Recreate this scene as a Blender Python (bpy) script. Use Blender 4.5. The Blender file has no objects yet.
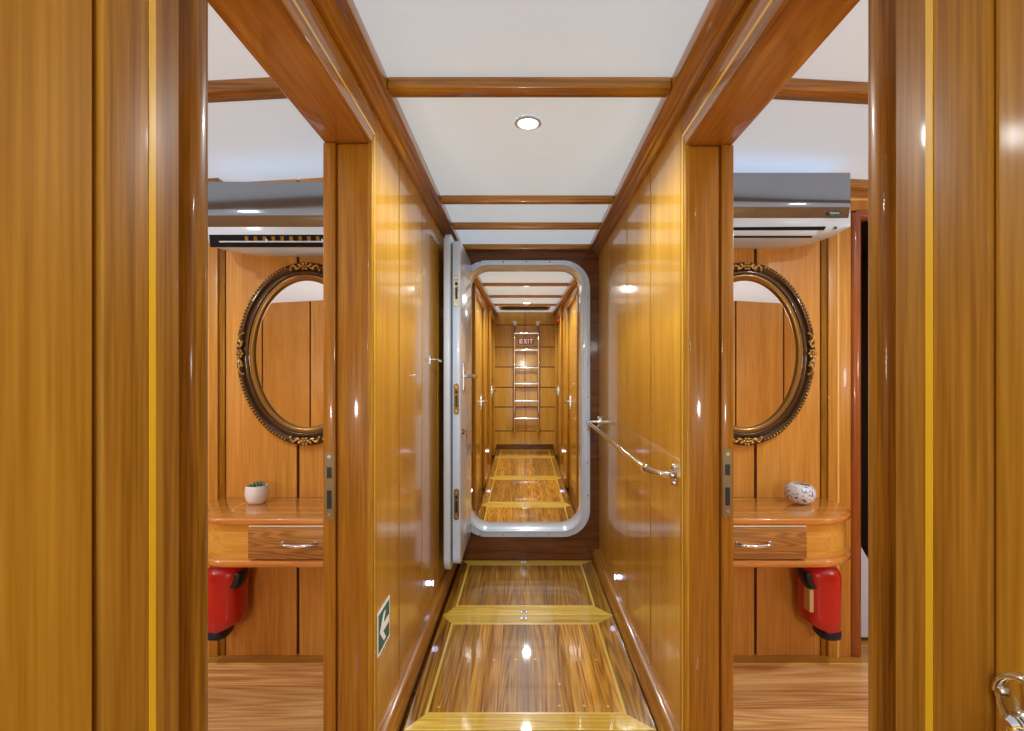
import bpy, bmesh, math, random
from mathutils import Vector, Matrix
random.seed(7)
PI = math.pi
sc = bpy.context.scene
col = sc.collection
CZ = 1.1            # eye height above the corridor floor
F = 500.0           # focal length in pixels of the 1024 px frame

def lin(r, g, b):
    f = lambda c: (c/255/12.92 if c/255 <= .04045 else ((c/255+.055)/1.055)**2.4)
    return (f(r), f(g), f(b), 1)

# ------------------------------------------------------------------ materials
def principled(name):
    m = bpy.data.materials.new(name); m.use_nodes = True
    nt = m.node_tree; b = nt.nodes['Principled BSDF']
    return m, nt, b

def plain(name, c, rough=.4, metal=0., coat=0., emit=None, es=0., noise=0.):
    m, nt, b = principled(name)
    b.inputs['Base Color'].default_value = c
    b.inputs['Roughness'].default_value = rough
    b.inputs['Metallic'].default_value = metal
    b.inputs['Coat Weight'].default_value = coat
    b.inputs['Coat Roughness'].default_value = .05
    if emit:
        b.inputs['Emission Color'].default_value = emit
        b.inputs['Emission Strength'].default_value = es
    if noise:
        tc = nt.nodes.new('ShaderNodeTexCoord'); nz = nt.nodes.new('ShaderNodeTexNoise')
        nz.inputs['Scale'].default_value = 9; nz.inputs['Detail'].default_value = 4
        nt.links.new(tc.outputs['Object'], nz.inputs['Vector'])
        mr = nt.nodes.new('ShaderNodeMapRange')
        mr.inputs['To Min'].default_value = 1-noise; mr.inputs['To Max'].default_value = 1+noise
        nt.links.new(nz.outputs['Fac'], mr.inputs['Value'])
        mx = nt.nodes.new('ShaderNodeVectorMath'); mx.operation = 'SCALE'
        mx.inputs[0].default_value = c[:3]
        nt.links.new(mr.outputs['Result'], mx.inputs['Scale'])
        nt.links.new(mx.outputs['Vector'], b.inputs['Base Color'])
    return m

def wood(name, axis, dark, light, across=16, along=.7, fine=150, rough=.34, coat=.6, coat_rough=.07,
         tone=.0, wave=0., spec=.35, lo=.34, hi=.66):
    m, nt, b = principled(name)
    N, L = nt.nodes, nt.links
    tc = N.new('ShaderNodeTexCoord')
    at = N.new('ShaderNodeAttribute'); at.attribute_name = 'tone'
    off = N.new('ShaderNodeVectorMath'); off.operation = 'SCALE'; off.inputs[0].default_value = (37, 19, 53)
    L.new(at.outputs['Fac'], off.inputs['Scale'])
    add = N.new('ShaderNodeVectorMath'); add.operation = 'ADD'
    L.new(tc.outputs['Object'], add.inputs[0]); L.new(off.outputs['Vector'], add.inputs[1])
    def mapped(ac, al):
        mp = N.new('ShaderNodeMapping')
        mp.inputs['Scale'].default_value = [al if i == 'xyz'.index(axis) else ac for i in range(3)]
        L.new(add.outputs['Vector'], mp.inputs['Vector']); return mp
    n1 = N.new('ShaderNodeTexNoise'); n1.inputs['Scale'].default_value = 1; n1.inputs['Detail'].default_value = 3
    n1.inputs['Distortion'].default_value = .4
    L.new(mapped(across, along).outputs[0], n1.inputs['Vector'])
    n2 = N.new('ShaderNodeTexNoise'); n2.inputs['Scale'].default_value = 1; n2.inputs['Detail'].default_value = 2
    L.new(mapped(fine, fine*.03).outputs[0], n2.inputs['Vector'])
    def math_(op, a, c):
        k = N.new('ShaderNodeMath'); k.operation = op
        for i, v in enumerate((a, c)):
            if isinstance(v, (int, float)): k.inputs[i].default_value = v
            else: L.new(v, k.inputs[i])
        return k.outputs[0]
    fac = math_('ADD', math_('MULTIPLY', n1.outputs['Fac'], .5), math_('MULTIPLY', n2.outputs['Fac'], .5))
    if wave:
        # cathedral figure: contour bands of a slow noise stretched along the grain
        n3 = N.new('ShaderNodeTexNoise'); n3.inputs['Scale'].default_value = 1; n3.inputs['Detail'].default_value = 1
        L.new(mapped(across*.5, along*.9).outputs[0], n3.inputs['Vector'])
        s = math_('SINE', math_('MULTIPLY', n3.outputs['Fac'], 95), 0)
        s = math_('ADD', math_('MULTIPLY', s, .5), .5)
        fac = math_('ADD', math_('MULTIPLY', fac, 1-wave), math_('MULTIPLY', s, wave))
    rp = N.new('ShaderNodeValToRGB')
    rp.color_ramp.elements[0].position = lo; rp.color_ramp.elements[0].color = dark
    rp.color_ramp.elements[1].position = hi; rp.color_ramp.elements[1].color = light
    L.new(fac, rp.inputs['Fac'])
    out = rp.outputs['Color']
    if tone:
        mr = N.new('ShaderNodeMapRange')
        mr.inputs['To Min'].default_value = 1-tone; mr.inputs['To Max'].default_value = 1+tone
        L.new(at.outputs['Fac'], mr.inputs['Value'])
        sc_ = N.new('ShaderNodeVectorMath'); sc_.operation = 'SCALE'
        L.new(out, sc_.inputs[0]); L.new(mr.outputs['Result'], sc_.inputs['Scale'])
        out = sc_.outputs['Vector']
    L.new(out, b.inputs['Base Color'])
    b.inputs['Roughness'].default_value = rough
    b.inputs['Specular IOR Level'].default_value = spec
    b.inputs['Coat Weight'].default_value = coat
    b.inputs['Coat Roughness'].default_value = coat_rough
    return m

M = {}
M['wall'] = wood('varnished_maple_panel', 'z', lin(188,134,30), lin(222,172,62), across=10, along=.5, coat=.8, coat_rough=.09)
M['near_wall'] = wood('near_panel', 'z', lin(176,126,28), lin(208,160,56), across=24, along=.4, coat=.05, coat_rough=.15, spec=.15, rough=.55)
M['casing'] = wood('casing_teak_upright', 'z', lin(142,94,18), lin(194,144,50), across=36, along=.6, coat=.06, coat_rough=.1, rough=.45, spec=.15)
M['jamb'] = wood('jamb_teak', 'z', lin(132,82,16), lin(176,120,36), across=30, along=.5, coat=.3, spec=.2)
M['bead'] = wood('dark_bead', 'z', lin(116,74,12), lin(178,124,36), across=40, along=2.5, fine=260, coat=.3, spec=.15)
M['rail_y'] = wood('teak_along', 'y', lin(130,80,14), lin(198,138,46), across=30, along=.7, coat=.6)
M['rail_x'] = wood('teak_across', 'x', lin(122,76,14), lin(190,132,44), across=34, along=.7, coat=.6)
M['head'] = wood('head_mahogany', 'y', lin(144,90,24), lin(186,126,50), across=24, along=.7, coat=.7)
M['bulk'] = wood('dark_mahogany', 'x', lin(66,32,8), lin(128,74,20), across=26, along=.8, coat=.25, coat_rough=.08, rough=.4, spec=.2)
M['inlay'] = plain('maple_inlay', lin(246,204,44), .35, coat=.5, noise=.12)
M['inlay_pale'] = plain('pale_inlay', lin(236,190,104), .35, coat=.5, noise=.1)
M['inlay_floor'] = plain('floor_inlay', lin(232,204,90), .3, coat=.6, noise=.12)
M['groove'] = plain('groove_shadow', lin(64,32,8), .7)
M['hatch'] = wood('iroko_planks', 'y', lin(134,78,10), lin(230,174,64), across=24, along=.6, rough=.3, spec=.1, coat=.9, coat_rough=.035, tone=.36, wave=.12)
M['hatch_side'] = wood('iroko_border', 'y', lin(110,70,10), lin(200,148,46), across=26, along=.7, rough=.3, spec=.1, coat=.9, coat_rough=.035, tone=.2, wave=.2)
M['hatch_cross'] = wood('yellow_border', 'x', lin(206,162,40), lin(248,224,112), across=30, along=.8, rough=.3, spec=.1, coat=.9, coat_rough=.035, tone=.1, wave=.12)
M['cab_wall'] = wood('cabin_panel', 'z', lin(194,128,48), lin(222,164,78), across=10, along=.5, coat=.4, coat_rough=.2)
M['cab_case'] = wood('cabin_casing', 'z', lin(170,110,36), lin(208,150,62), across=26, along=.8, coat=.15)
M['cab_floor'] = wood('cabin_floor_planks', 'x', lin(186,122,54), lin(248,204,140), across=14, along=.6, rough=.3, coat=.5, coat_rough=.15, tone=.16, wave=.12)
M['cab_margin'] = wood('cabin_floor_margin', 'x', lin(158,104,32), lin(206,154,72), across=20, along=.8, rough=.3, coat=.5)
M['desk_top'] = wood('desk_top_wood', 'x', lin(184,112,44), lin(226,156,76), across=24, along=.8, rough=.25, coat=.9)
M['apron'] = wood('desk_apron_maple', 'x', lin(204,142,50), lin(232,178,86), across=18, along=.6, coat=.5)
M['drawer'] = wood('desk_drawer_walnut', 'x', lin(138,88,42), lin(194,138,78), across=44, along=1.6, coat=.4, wave=.2)
M['redbead'] = wood('red_bead', 'z', lin(128,62,20), lin(168,92,36), across=24, along=.8, coat=.7)
M['ceil'] = plain('white_ceiling_fill_glow', lin(192,210,240), .5, noise=.03, emit=(.78,.9,1,1), es=.40)  # plain panels, no lamp: glow added as even fill and to keep them white
M['ceil_cabin'] = plain('cabin_ceiling_fill_glow', lin(202,213,232), .5, noise=.03, emit=(.86,.94,1,1), es=.37)  # same added glow for the cabin ceilings, which hold no light panels
M['white'] = plain('white_lacquer', lin(208,228,252), .25, coat=.7)
M['whiteface'] = plain('white_gloss_face', lin(206,226,252), .2, coat=.45)
M['ac_white'] = plain('ac_white', lin(216,232,252), .35, coat=.2)
M['ac_panel'] = plain('ac_silver_panel', lin(150,160,172), .09, metal=.85, coat=.3)
M['black'] = plain('black_plastic', lin(22,22,26), .4)
M['void'] = plain('vent_shadow', lin(10,10,12), .95)
M['plate'] = plain('tarnished_plate', lin(126,112,84), .4, metal=.5)
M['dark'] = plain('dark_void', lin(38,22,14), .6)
M['rubber'] = plain('rubber_gasket', lin(70,88,96), .6)
M['chrome'] = plain('chrome', lin(225,228,232), .08, metal=1.)
M['steel'] = plain('brushed_steel', lin(196,190,176), .25, metal=1.)
M['brass'] = plain('aged_brass', lin(150,118,66), .3, metal=1.)
M['mirror'] = plain('mirror_glass', (.93,.93,.93,1), .01, metal=1.)
M['bronze'] = plain('bronze_frame', lin(70,44,16), .25, metal=.3, coat=.7)
M['goldring'] = plain('gold_brown_ring', lin(136,96,34), .3, metal=.5, coat=.4)
M['gold'] = plain('antique_gold', lin(198,160,84), .3, metal=.9)
M['red'] = plain('red_plastic', lin(196,20,26), .3, coat=.4)
M['cream'] = plain('cream_edge_sheen', lin(238,216,182), .3, coat=.5)  # pale tone stands in for the ceiling's gloss reflection
M['label'] = plain('cream_label', lin(222,196,140), .6)
M['navy'] = plain('dark_blue_cap', lin(24,30,56), .4)
M['pot'] = plain('white_ceramic', lin(240,240,240), .35, coat=.3)
M['soil'] = plain('dark_soil', lin(44,48,54), .9)
M['leaf'] = plain('succulent_green', lin(96,136,112), .5)
M['green'] = plain('sign_green', lin(22,112,110), .4)
M['signwhite'] = plain('sign_white_glow', lin(240,244,246), .4, emit=(1,1,1,1), es=.15)  # faint glow added to brighten the shaded EXIT letters; other white marks share it
M['signred'] = plain('sign_red', lin(164,74,22), .4)
M['teal'] = plain('badge_teal', lin(34,74,86), .25, coat=.5)
M['glow'] = plain('lamp_diffuser', (1,1,1,1), .4, emit=(1,.96,.9,1), es=14)
M['glowblue'] = plain('step_light_diffuser', (1,1,1,1), .4, emit=(.5,.56,1,1), es=7)
M['bath_white'] = plain('bathroom_white', lin(196,204,226), .4)
M['alarm'] = plain('alarm_red', lin(130,20,14), .4)
# white ceramic with blue speckle
def speckle():
    m, nt, b = principled('blue_speckled_ceramic'); N, L = nt.nodes, nt.links
    tc = N.new('ShaderNodeTexCoord'); v = N.new('ShaderNodeTexNoise'); v.inputs['Scale'].default_value = 110; v.inputs['Detail'].default_value = 3
    L.new(tc.outputs['Object'], v.inputs['Vector'])
    r = N.new('ShaderNodeValToRGB'); r.color_ramp.elements[0].position = .36; r.color_ramp.elements[0].color = lin(60,92,170)
    r.color_ramp.elements[1].position = .47; r.color_ramp.elements[1].color = lin(236,236,242)
    L.new(v.outputs['Fac'], r.inputs['Fac']); L.new(r.outputs['Color'], b.inputs['Base Color'])
    b.inputs['Roughness'].default_value = .3; b.inputs['Coat Weight'].default_value = .4
    return m
M['speckle'] = speckle()

# ------------------------------------------------------------------ mesh building
class MB:
    def __init__(s):
        s.v = []; s.f = []; s.mi = []; s.tn = []; s.mat = 0; s.tone = .5
    def face(s, idx):
        s.f.append(tuple(idx)); s.mi.append(s.mat); s.tn.append(s.tone)
    def box(s, x0, x1, y0, y1, z0, z1):
        x0, x1 = min(x0, x1), max(x0, x1); y0, y1 = min(y0, y1), max(y0, y1); z0, z1 = min(z0, z1), max(z0, z1)
        n = len(s.v)
        s.v += [(x0,y0,z0),(x1,y0,z0),(x1,y1,z0),(x0,y1,z0),(x0,y0,z1),(x1,y0,z1),(x1,y1,z1),(x0,y1,z1)]
        for q in ((0,3,2,1),(4,5,6,7),(0,1,5,4),(1,2,6,5),(2,3,7,6),(3,0,4,7)): s.face([n+i for i in q])
        return s
    def prism(s, axis, pts, a0, a1):
        """pts: 2D polygon in the two other axes (in xyz order), extruded along axis"""
        def P(p, a):
            return (a,p[0],p[1]) if axis == 'x' else (p[0],a,p[1]) if axis == 'y' else (p[0],p[1],a)
        n = len(s.v); k = len(pts)
        s.v += [P(p, a0) for p in pts] + [P(p, a1) for p in pts]
        s.face([n+i for i in range(k)][::-1]); s.face([n+k+i for i in range(k)])
        for i in range(k):
            j = (i+1) % k; s.face([n+i, n+j, n+k+j, n+k+i])
        return s
    def ring(s, axis, outer, inner, a0, a1):
        def P(p, a):
            return (a,p[0],p[1]) if axis == 'x' else (p[0],a,p[1]) if axis == 'y' else (p[0],p[1],a)
        n = len(s.v); k = len(outer)
        s.v += [P(p,a0) for p in outer]+[P(p,a1) for p in outer]+[P(p,a0) for p in inner]+[P(p,a1) for p in inner]
        for i in range(k):
            j = (i+1) % k
            s.face([n+i,n+j,n+k+j,n+k+i]); s.face([n+2*k+i,n+3*k+i,n+3*k+j,n+2*k+j])
            s.face([n+i,n+2*k+i,n+2*k+j,n+j]); s.face([n+k+i,n+k+j,n+3*k+j,n+3*k+i])
        return s
    def loft(s, loops, cap=True, closed=False):
        n = len(s.v); k = len(loops[0])
        for lp in loops: s.v += [tuple(p) for p in lp]
        m = len(loops)
        for a in range(m if closed else m-1):
            b = (a+1) % m
            for i in range(k):
                j = (i+1) % k; s.face([n+a*k+i, n+a*k+j, n+b*k+j, n+b*k+i])
        if cap and not closed:
            s.face([n+i for i in range(k)][::-1]); s.face([n+(m-1)*k+i for i in range(k)])
        return s
    def tube(s, pts, r, seg=12, closed=False):
        pts = [Vector(p) for p in pts]; loops = []; m = len(pts)
        up = None
        for i, p in enumerate(pts):
            a = pts[i-1] if (i or closed) else p
            b = pts[(i+1) % m] if (i < m-1 or closed) else p
            t = (b-a).normalized()
            if up is None: up = Vector((0,0,1)) if abs(t.z) < .9 else Vector((1,0,0))
            u = (up - t*up.dot(t)).normalized(); w = t.cross(u); up = u
            rr = r[i] if isinstance(r, (list, tuple)) else r
            loops.append([p+u*rr*math.cos(2*PI*q/seg)+w*rr*math.sin(2*PI*q/seg) for q in range(seg)])
        return s.loft(loops, closed=closed)
    def cyl(s, p0, p1, r, seg=24): return s.tube([p0, p1], r, seg)
    def lathe(s, prof, c, seg=32, tilt=None, cap=True):
        loops = []
        for r, z in prof:
            lp = []
            for q in range(seg):
                v = Vector((r*math.cos(2*PI*q/seg), r*math.sin(2*PI*q/seg), z))
                if tilt: v = tilt @ v
                lp.append(v+Vector(c))
            loops.append(lp)
        return s.loft(loops, cap=cap)
    def sphere(s, c, r, seg=12, sx=1, sy=1, sz=1):
        loops = []
        for i in range(1, seg//2):
            t = PI*i/(seg//2)
            loops.append([(c[0]+sx*r*math.sin(t)*math.cos(2*PI*q/seg), c[1]+sy*r*math.sin(t)*math.sin(2*PI*q/seg), c[2]-sz*r*math.cos(t)) for q in range(seg)])
        return s.loft(loops)
    def build(s, name, mats, parent=None, bevel=0., bseg=2, smooth=40):
        if not isinstance(mats, (list, tuple)): mats = [mats]
        me = bpy.data.meshes.new(name)
        if parent is not None:
            q = parent; org = Vector((0,0,0))
            while q: org += q.location; q = q.parent
            loc = Vector((0,0,0))
        else:
            xs = [v[0] for v in s.v]; ys = [v[1] for v in s.v]; zs = [v[2] for v in s.v]
            org = Vector(((min(xs)+max(xs))/2, (min(ys)+max(ys))/2, min(zs))); loc = org.copy()
        me.from_pydata([tuple(Vector(v)-org) for v in s.v], [], s.f)
        for m in mats: me.materials.append(m)
        me.polygons.foreach_set('material_index', s.mi)
        at = me.attributes.new('tone', 'FLOAT', 'FACE'); at.data.foreach_set('value', s.tn)
        bm = bmesh.new(); bm.from_mesh(me)
        bmesh.ops.recalc_face_normals(bm, faces=bm.faces)
        if bevel:
            ed = [e for e in bm.edges if len(e.link_faces) == 2 and e.calc_face_angle(0) > math.radians(35)]
            bmesh.ops.bevel(bm, geom=ed, offset=bevel, segments=bseg, profile=.5, affect='EDGES', clamp_overlap=True)
        bm.to_mesh(me); bm.free()
        for p in me.polygons: p.use_smooth = True
        me.set_sharp_from_angle(angle=math.radians(smooth))
        o = bpy.data.objects.new(name, me); col.objects.link(o); o.location = loc
        if parent is not None: o.parent = parent
        return o

def tag(o, label=None, cat=None, group=None, kind=None):
    if label: o['label'] = label
    if cat: o['category'] = cat
    if group: o['group'] = group
    if kind: o['kind'] = kind
    return o
def thing(name, loc, label, cat, group=None):
    o = bpy.data.objects.new(name, None); col.objects.link(o); o.location = loc; o.empty_display_size = .05
    return tag(o, label, cat, group)
def struct(name, mb, mats, parent=None, **k):
    o = mb.build(name, mats, parent, **k)
    if parent is None: o['kind'] = 'structure'
    return o
def struct_root(name, loc):
    o = bpy.data.objects.new(name, None); col.objects.link(o); o.location = loc; o['kind'] = 'structure'
    return o
def rrect(x0, x1, z0, z1, r, n=10):
    pts = []
    for cx, cz, a in ((x1-r,z1-r,0),(x0+r,z1-r,PI/2),(x0+r,z0+r,PI),(x1-r,z0+r,1.5*PI)):
        for i in range(n+1):
            t = a+PI/2*i/n; pts.append((cx+r*math.cos(t), cz+r*math.sin(t)))
    return pts

# ------------------------------------------------------------------ camera
cam = bpy.data.cameras.new('camera'); co = bpy.data.objects.new('camera', cam); col.objects.link(co)
co.location = (0,0,CZ); co.rotation_euler = (PI/2,0,0)
cam.sensor_width = 36; cam.lens = F/1024*36
cam.shift_x = -(523-512)/1024; cam.shift_y = (380-365.5)/1024
cam.clip_start = .02
sc.camera = co

# ------------------------------------------------------------------ the setting
WI = {-1: .42, 1: .455}          # corridor face of each wall
TH = .128                         # wall thickness
YJS, YN = {-1: 1.372, 1: 1.385}, .612             # doorway: far jamb, near casing end
YD = 3.05; YW = 2.0               # bulkhead, cabin back wall
ZC = 1.92; ZH = 1.751            # ceiling, doorway head
SN = {-1: 'left', 1: 'right'}
CE = {-1: .5005, 1: .489}         # outer end of the near casing

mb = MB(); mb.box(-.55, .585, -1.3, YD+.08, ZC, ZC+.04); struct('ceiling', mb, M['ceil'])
ce = lambda x: ZC+.004-.055*(abs(x)-.548)
for s in (-1, 1):
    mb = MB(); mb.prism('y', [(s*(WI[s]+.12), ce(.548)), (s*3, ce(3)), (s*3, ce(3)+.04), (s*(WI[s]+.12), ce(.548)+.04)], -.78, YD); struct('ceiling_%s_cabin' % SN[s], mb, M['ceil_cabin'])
mb = MB(); mb.box(-.60, .62, -1.3, YD+.08, -.08, -.031); struct('floor', mb, M['bulk'])

def grooved(mb, axis_pos, face, depth, spans, z0, z1, s, gap=.015):
    """panels between the given cuts, standing proud of a darker backing; runs along y, faces the corridor"""
    for a, b in zip(spans[:-1], spans[1:]):
        mb.tone = random.random(); mb.box(s*face, s*(face+depth), a+gap/2, b-gap/2, z0, z1)

for s in (-1, 1):
    W = WI[s]; nm = SN[s]; YJ = YJS[s]
    # forward part of the wall, panels with narrow dark grooves
    mb = MB(); mb.mat = 1; mb.box(s*(W+.014), s*(W+TH), YJ+.035, YD, 0, ZC)
    mb.mat = 0
    cuts = {-1: [YJ+.0365, 1.72, 2.11, 2.5, 2.83, YD], 1: [YJ+.0365, 1.806, 2.215, 2.71, YD]}[s]
    grooved(mb, 0, W+.006, .009, cuts, 0, ZC, s)
    # wall behind the doorway
    mb.mat = 1; mb.box(s*(W+.02), s*(W+TH), -1.3, YN-.02, 0, ZC)
    mb.mat = 2
    grooved(mb, 0, W+.004, .017, [-1.3, -.8, -.35, .02] + ([.499] if s < 0 else []), 0, ZC, s)
    # over the doorway
    mb.mat = 0; mb.box(s*(W+.006), s*(W+TH), YN-.02, YJ+.035, ZH+.04, ZC)
    struct('wall_'+nm, mb, [M['wall'], M['groove'], M['near_wall']])

    # door frame of the cabin: jambs, head, casing, inlay, strike plate
    D = struct_root('door_1' if s < 0 else 'door_2', (s*(W+TH/2), YJ, 0))
    mb = MB(); mb.box(s*(W+.001), s*.0+s*(W+.092), YJ, YJ+.036, 0, ZH); struct('far_jamb', mb, M['jamb'], D, bevel=.008, bseg=3)
    mb = MB(); mb.box(s*(W+.0935), s*(W+TH), YJ-.004, YJ+.036, 0, ZH); struct('door_stop', mb, M['jamb'], D, bevel=.004)
    cx, cy = {-1: (-.475, .679), 1: (.516, .677)}[s]
    mb = MB(); mb.tube([(cx,cy,0),(cx,cy,ZH)], .04, 40); struct('bead_post', mb, M['bead'], D)
    mb = MB(); mb.box(s*(W+.03), s*(W+TH-.012), YN-.02, cy, 0, ZH); struct('near_jamb', mb, M['bead'], D)
    mb = MB(); mb.box(s*(W+.001), s*(W+TH), YN-.02, YJ+.036, ZH, ZH+.042); struct('head_jamb', mb, M['head'], D, bevel=.008, bseg=3)
    t = .09; tf = .048
    mb = MB()
    mb.prism('x', [(YJ,0),(YJ+tf,0),(YJ+tf,ZH+t),(YJ,ZH)], s*(W-.006), s*(W+.008)); struct('casing', mb, M['casing'], D, bevel=.005, bseg=3)
    mb = MB(); mb.prism('x', [(YN,0),(YN,ZH),(CE[s],ZH+t),(CE[s],0)], s*(W), s*(W+.02)); struct('casing', mb, M['casing'], D, bevel=.003)
    mb = MB(); mb.prism('x', [(YN,ZH),(YJ,ZH),(YJ+tf,ZH+t),(CE[s],ZH+t)], s*(W-.006), s*(W+.008)); struct('head_casing', mb, M['rail_y'], D, bevel=.005, bseg=3)
    yi = .5615 if s < 0 else .555
    mb = MB(); mb.box(s*(W-.0008), s*(W+.002), yi, yi+.0095, 0, ZH+.04)
    mb.box(s*(W-.0068), s*(W), YJ+.020, YJ+.027, 0, ZH+.034); mb.box(s*(W-.0068), s*(W), .56, YJ+.027, ZH+.03, ZH+.038)
    struct('casing_inlay', mb, M['inlay'], D)
    # strike plate let into the stop
    zc = CZ - (485.5 if s < 0 else 482)/1 * .0 - ((485.5 if s < 0 else 482.5)-380)/F*YJ
    xc = s*(W+.109)
    mb = MB(); mb.ring('y', rrect(xc-.0125, xc+.0125, zc-.092, zc+.092, .004, 2), rrect(xc-.007, xc+.007, zc+.020, zc+.052, .002, 2), YJ-.0065, YJ-.0042)
    mb.box(xc-.007, xc+.007, YJ-.0048, YJ-.0042, zc-.09, zc-.0)
    sp = struct('strike_plate', mb, M['plate'], D)
    mb = MB(); mb.box(xc-.0065, xc+.0065, YJ-.0072, YJ-.006, zc-.062, zc-.012); mb.box(xc-.006, xc+.006, YJ-.0058, YJ-.0045, zc+.022, zc+.050); struct('bolt_slot', mb, M['black'], sp)
    mb = MB(); mb.cyl((xc, YJ-.0080, zc-.078), (xc, YJ-.005, zc-.078), .005, 12); mb.cyl((xc, YJ-.0080, zc+.080), (xc, YJ-.005, zc+.080), .005, 12); struct('screw', mb, M['steel'], sp)

    # crown moulding and baseboard
    prof = [(0,.765),(.014,.765),(.024,.778),(.030,.779),(.036,.786),(.058,.790),(.060,.82),(0,.82)]
    mb = MB(); mb.prism('y', [(s*(W+.006-p), CZ+q) for p, q in prof], -1.3, YD-.001); struct('trim_%d' % (1 if s < 0 else 2), mb, M['rail_y'], bevel=.002)
    prof = [(0,0),(.038,0),(.038,.045),(.030,.062),(.018,.07),(0,.07)]
    mb = MB(); mb.prism('y', [(s*(W+.006-p), q) for p, q in prof], YJ+tf+.002, YD-.002); struct('baseboard_'+nm, mb, M['rail_y'])

# ceiling beams
beams = [(1.35,1.398),(2.216,2.247),(2.595,2.626),(3.012,3.048)]
n = 3
for y0, y1 in beams:
    mb = MB(); mb.box(-.3665, .4015, y0, y1, CZ+.788, ZC); struct('trim_%d' % n, mb, M['rail_x'], bevel=.004); n += 1
for s in (-1, 1):
    xa = WI[s]+TH+.001
    mb = MB(); mb.prism('y', [(s*xa, ce(xa)-.034), (s*2.975, ce(2.975)-.034), (s*2.975, ce(2.975)), (s*xa, ce(xa))], 1.345, 1.396); struct('trim_%d' % n, mb, M['rail_x'], bevel=.004); n += 1

# bulkhead with the rounded opening
OX0, OX1, OZ0, OZ1 = -.332, .357, .191, 1.795
inner = rrect(OX0-.01, OX1+.01, OZ0-.01, OZ1+.01, .125)
def to_rect(p, x0, x1, z0, z1):
    cx, cz = (OX0+OX1)/2, (OZ0+OZ1)/2; dx, dz = p[0]-cx, p[1]-cz
    t = min(((x1-cx)/dx if dx > 1e-9 else (x0-cx)/dx if dx < -1e-9 else 9e9), ((z1-cz)/dz if dz > 1e-9 else (z0-cz)/dz if dz < -1e-9 else 9e9))
    return (cx+dx*t, cz+dz*t)
outer = [to_rect(p, -.56, .60, -.03, 2.15) for p in inner]
mb = MB(); mb.ring('y', outer, inner, YD, YD+.08); struct('wall_bulkhead', mb, M['bulk'])

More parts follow.
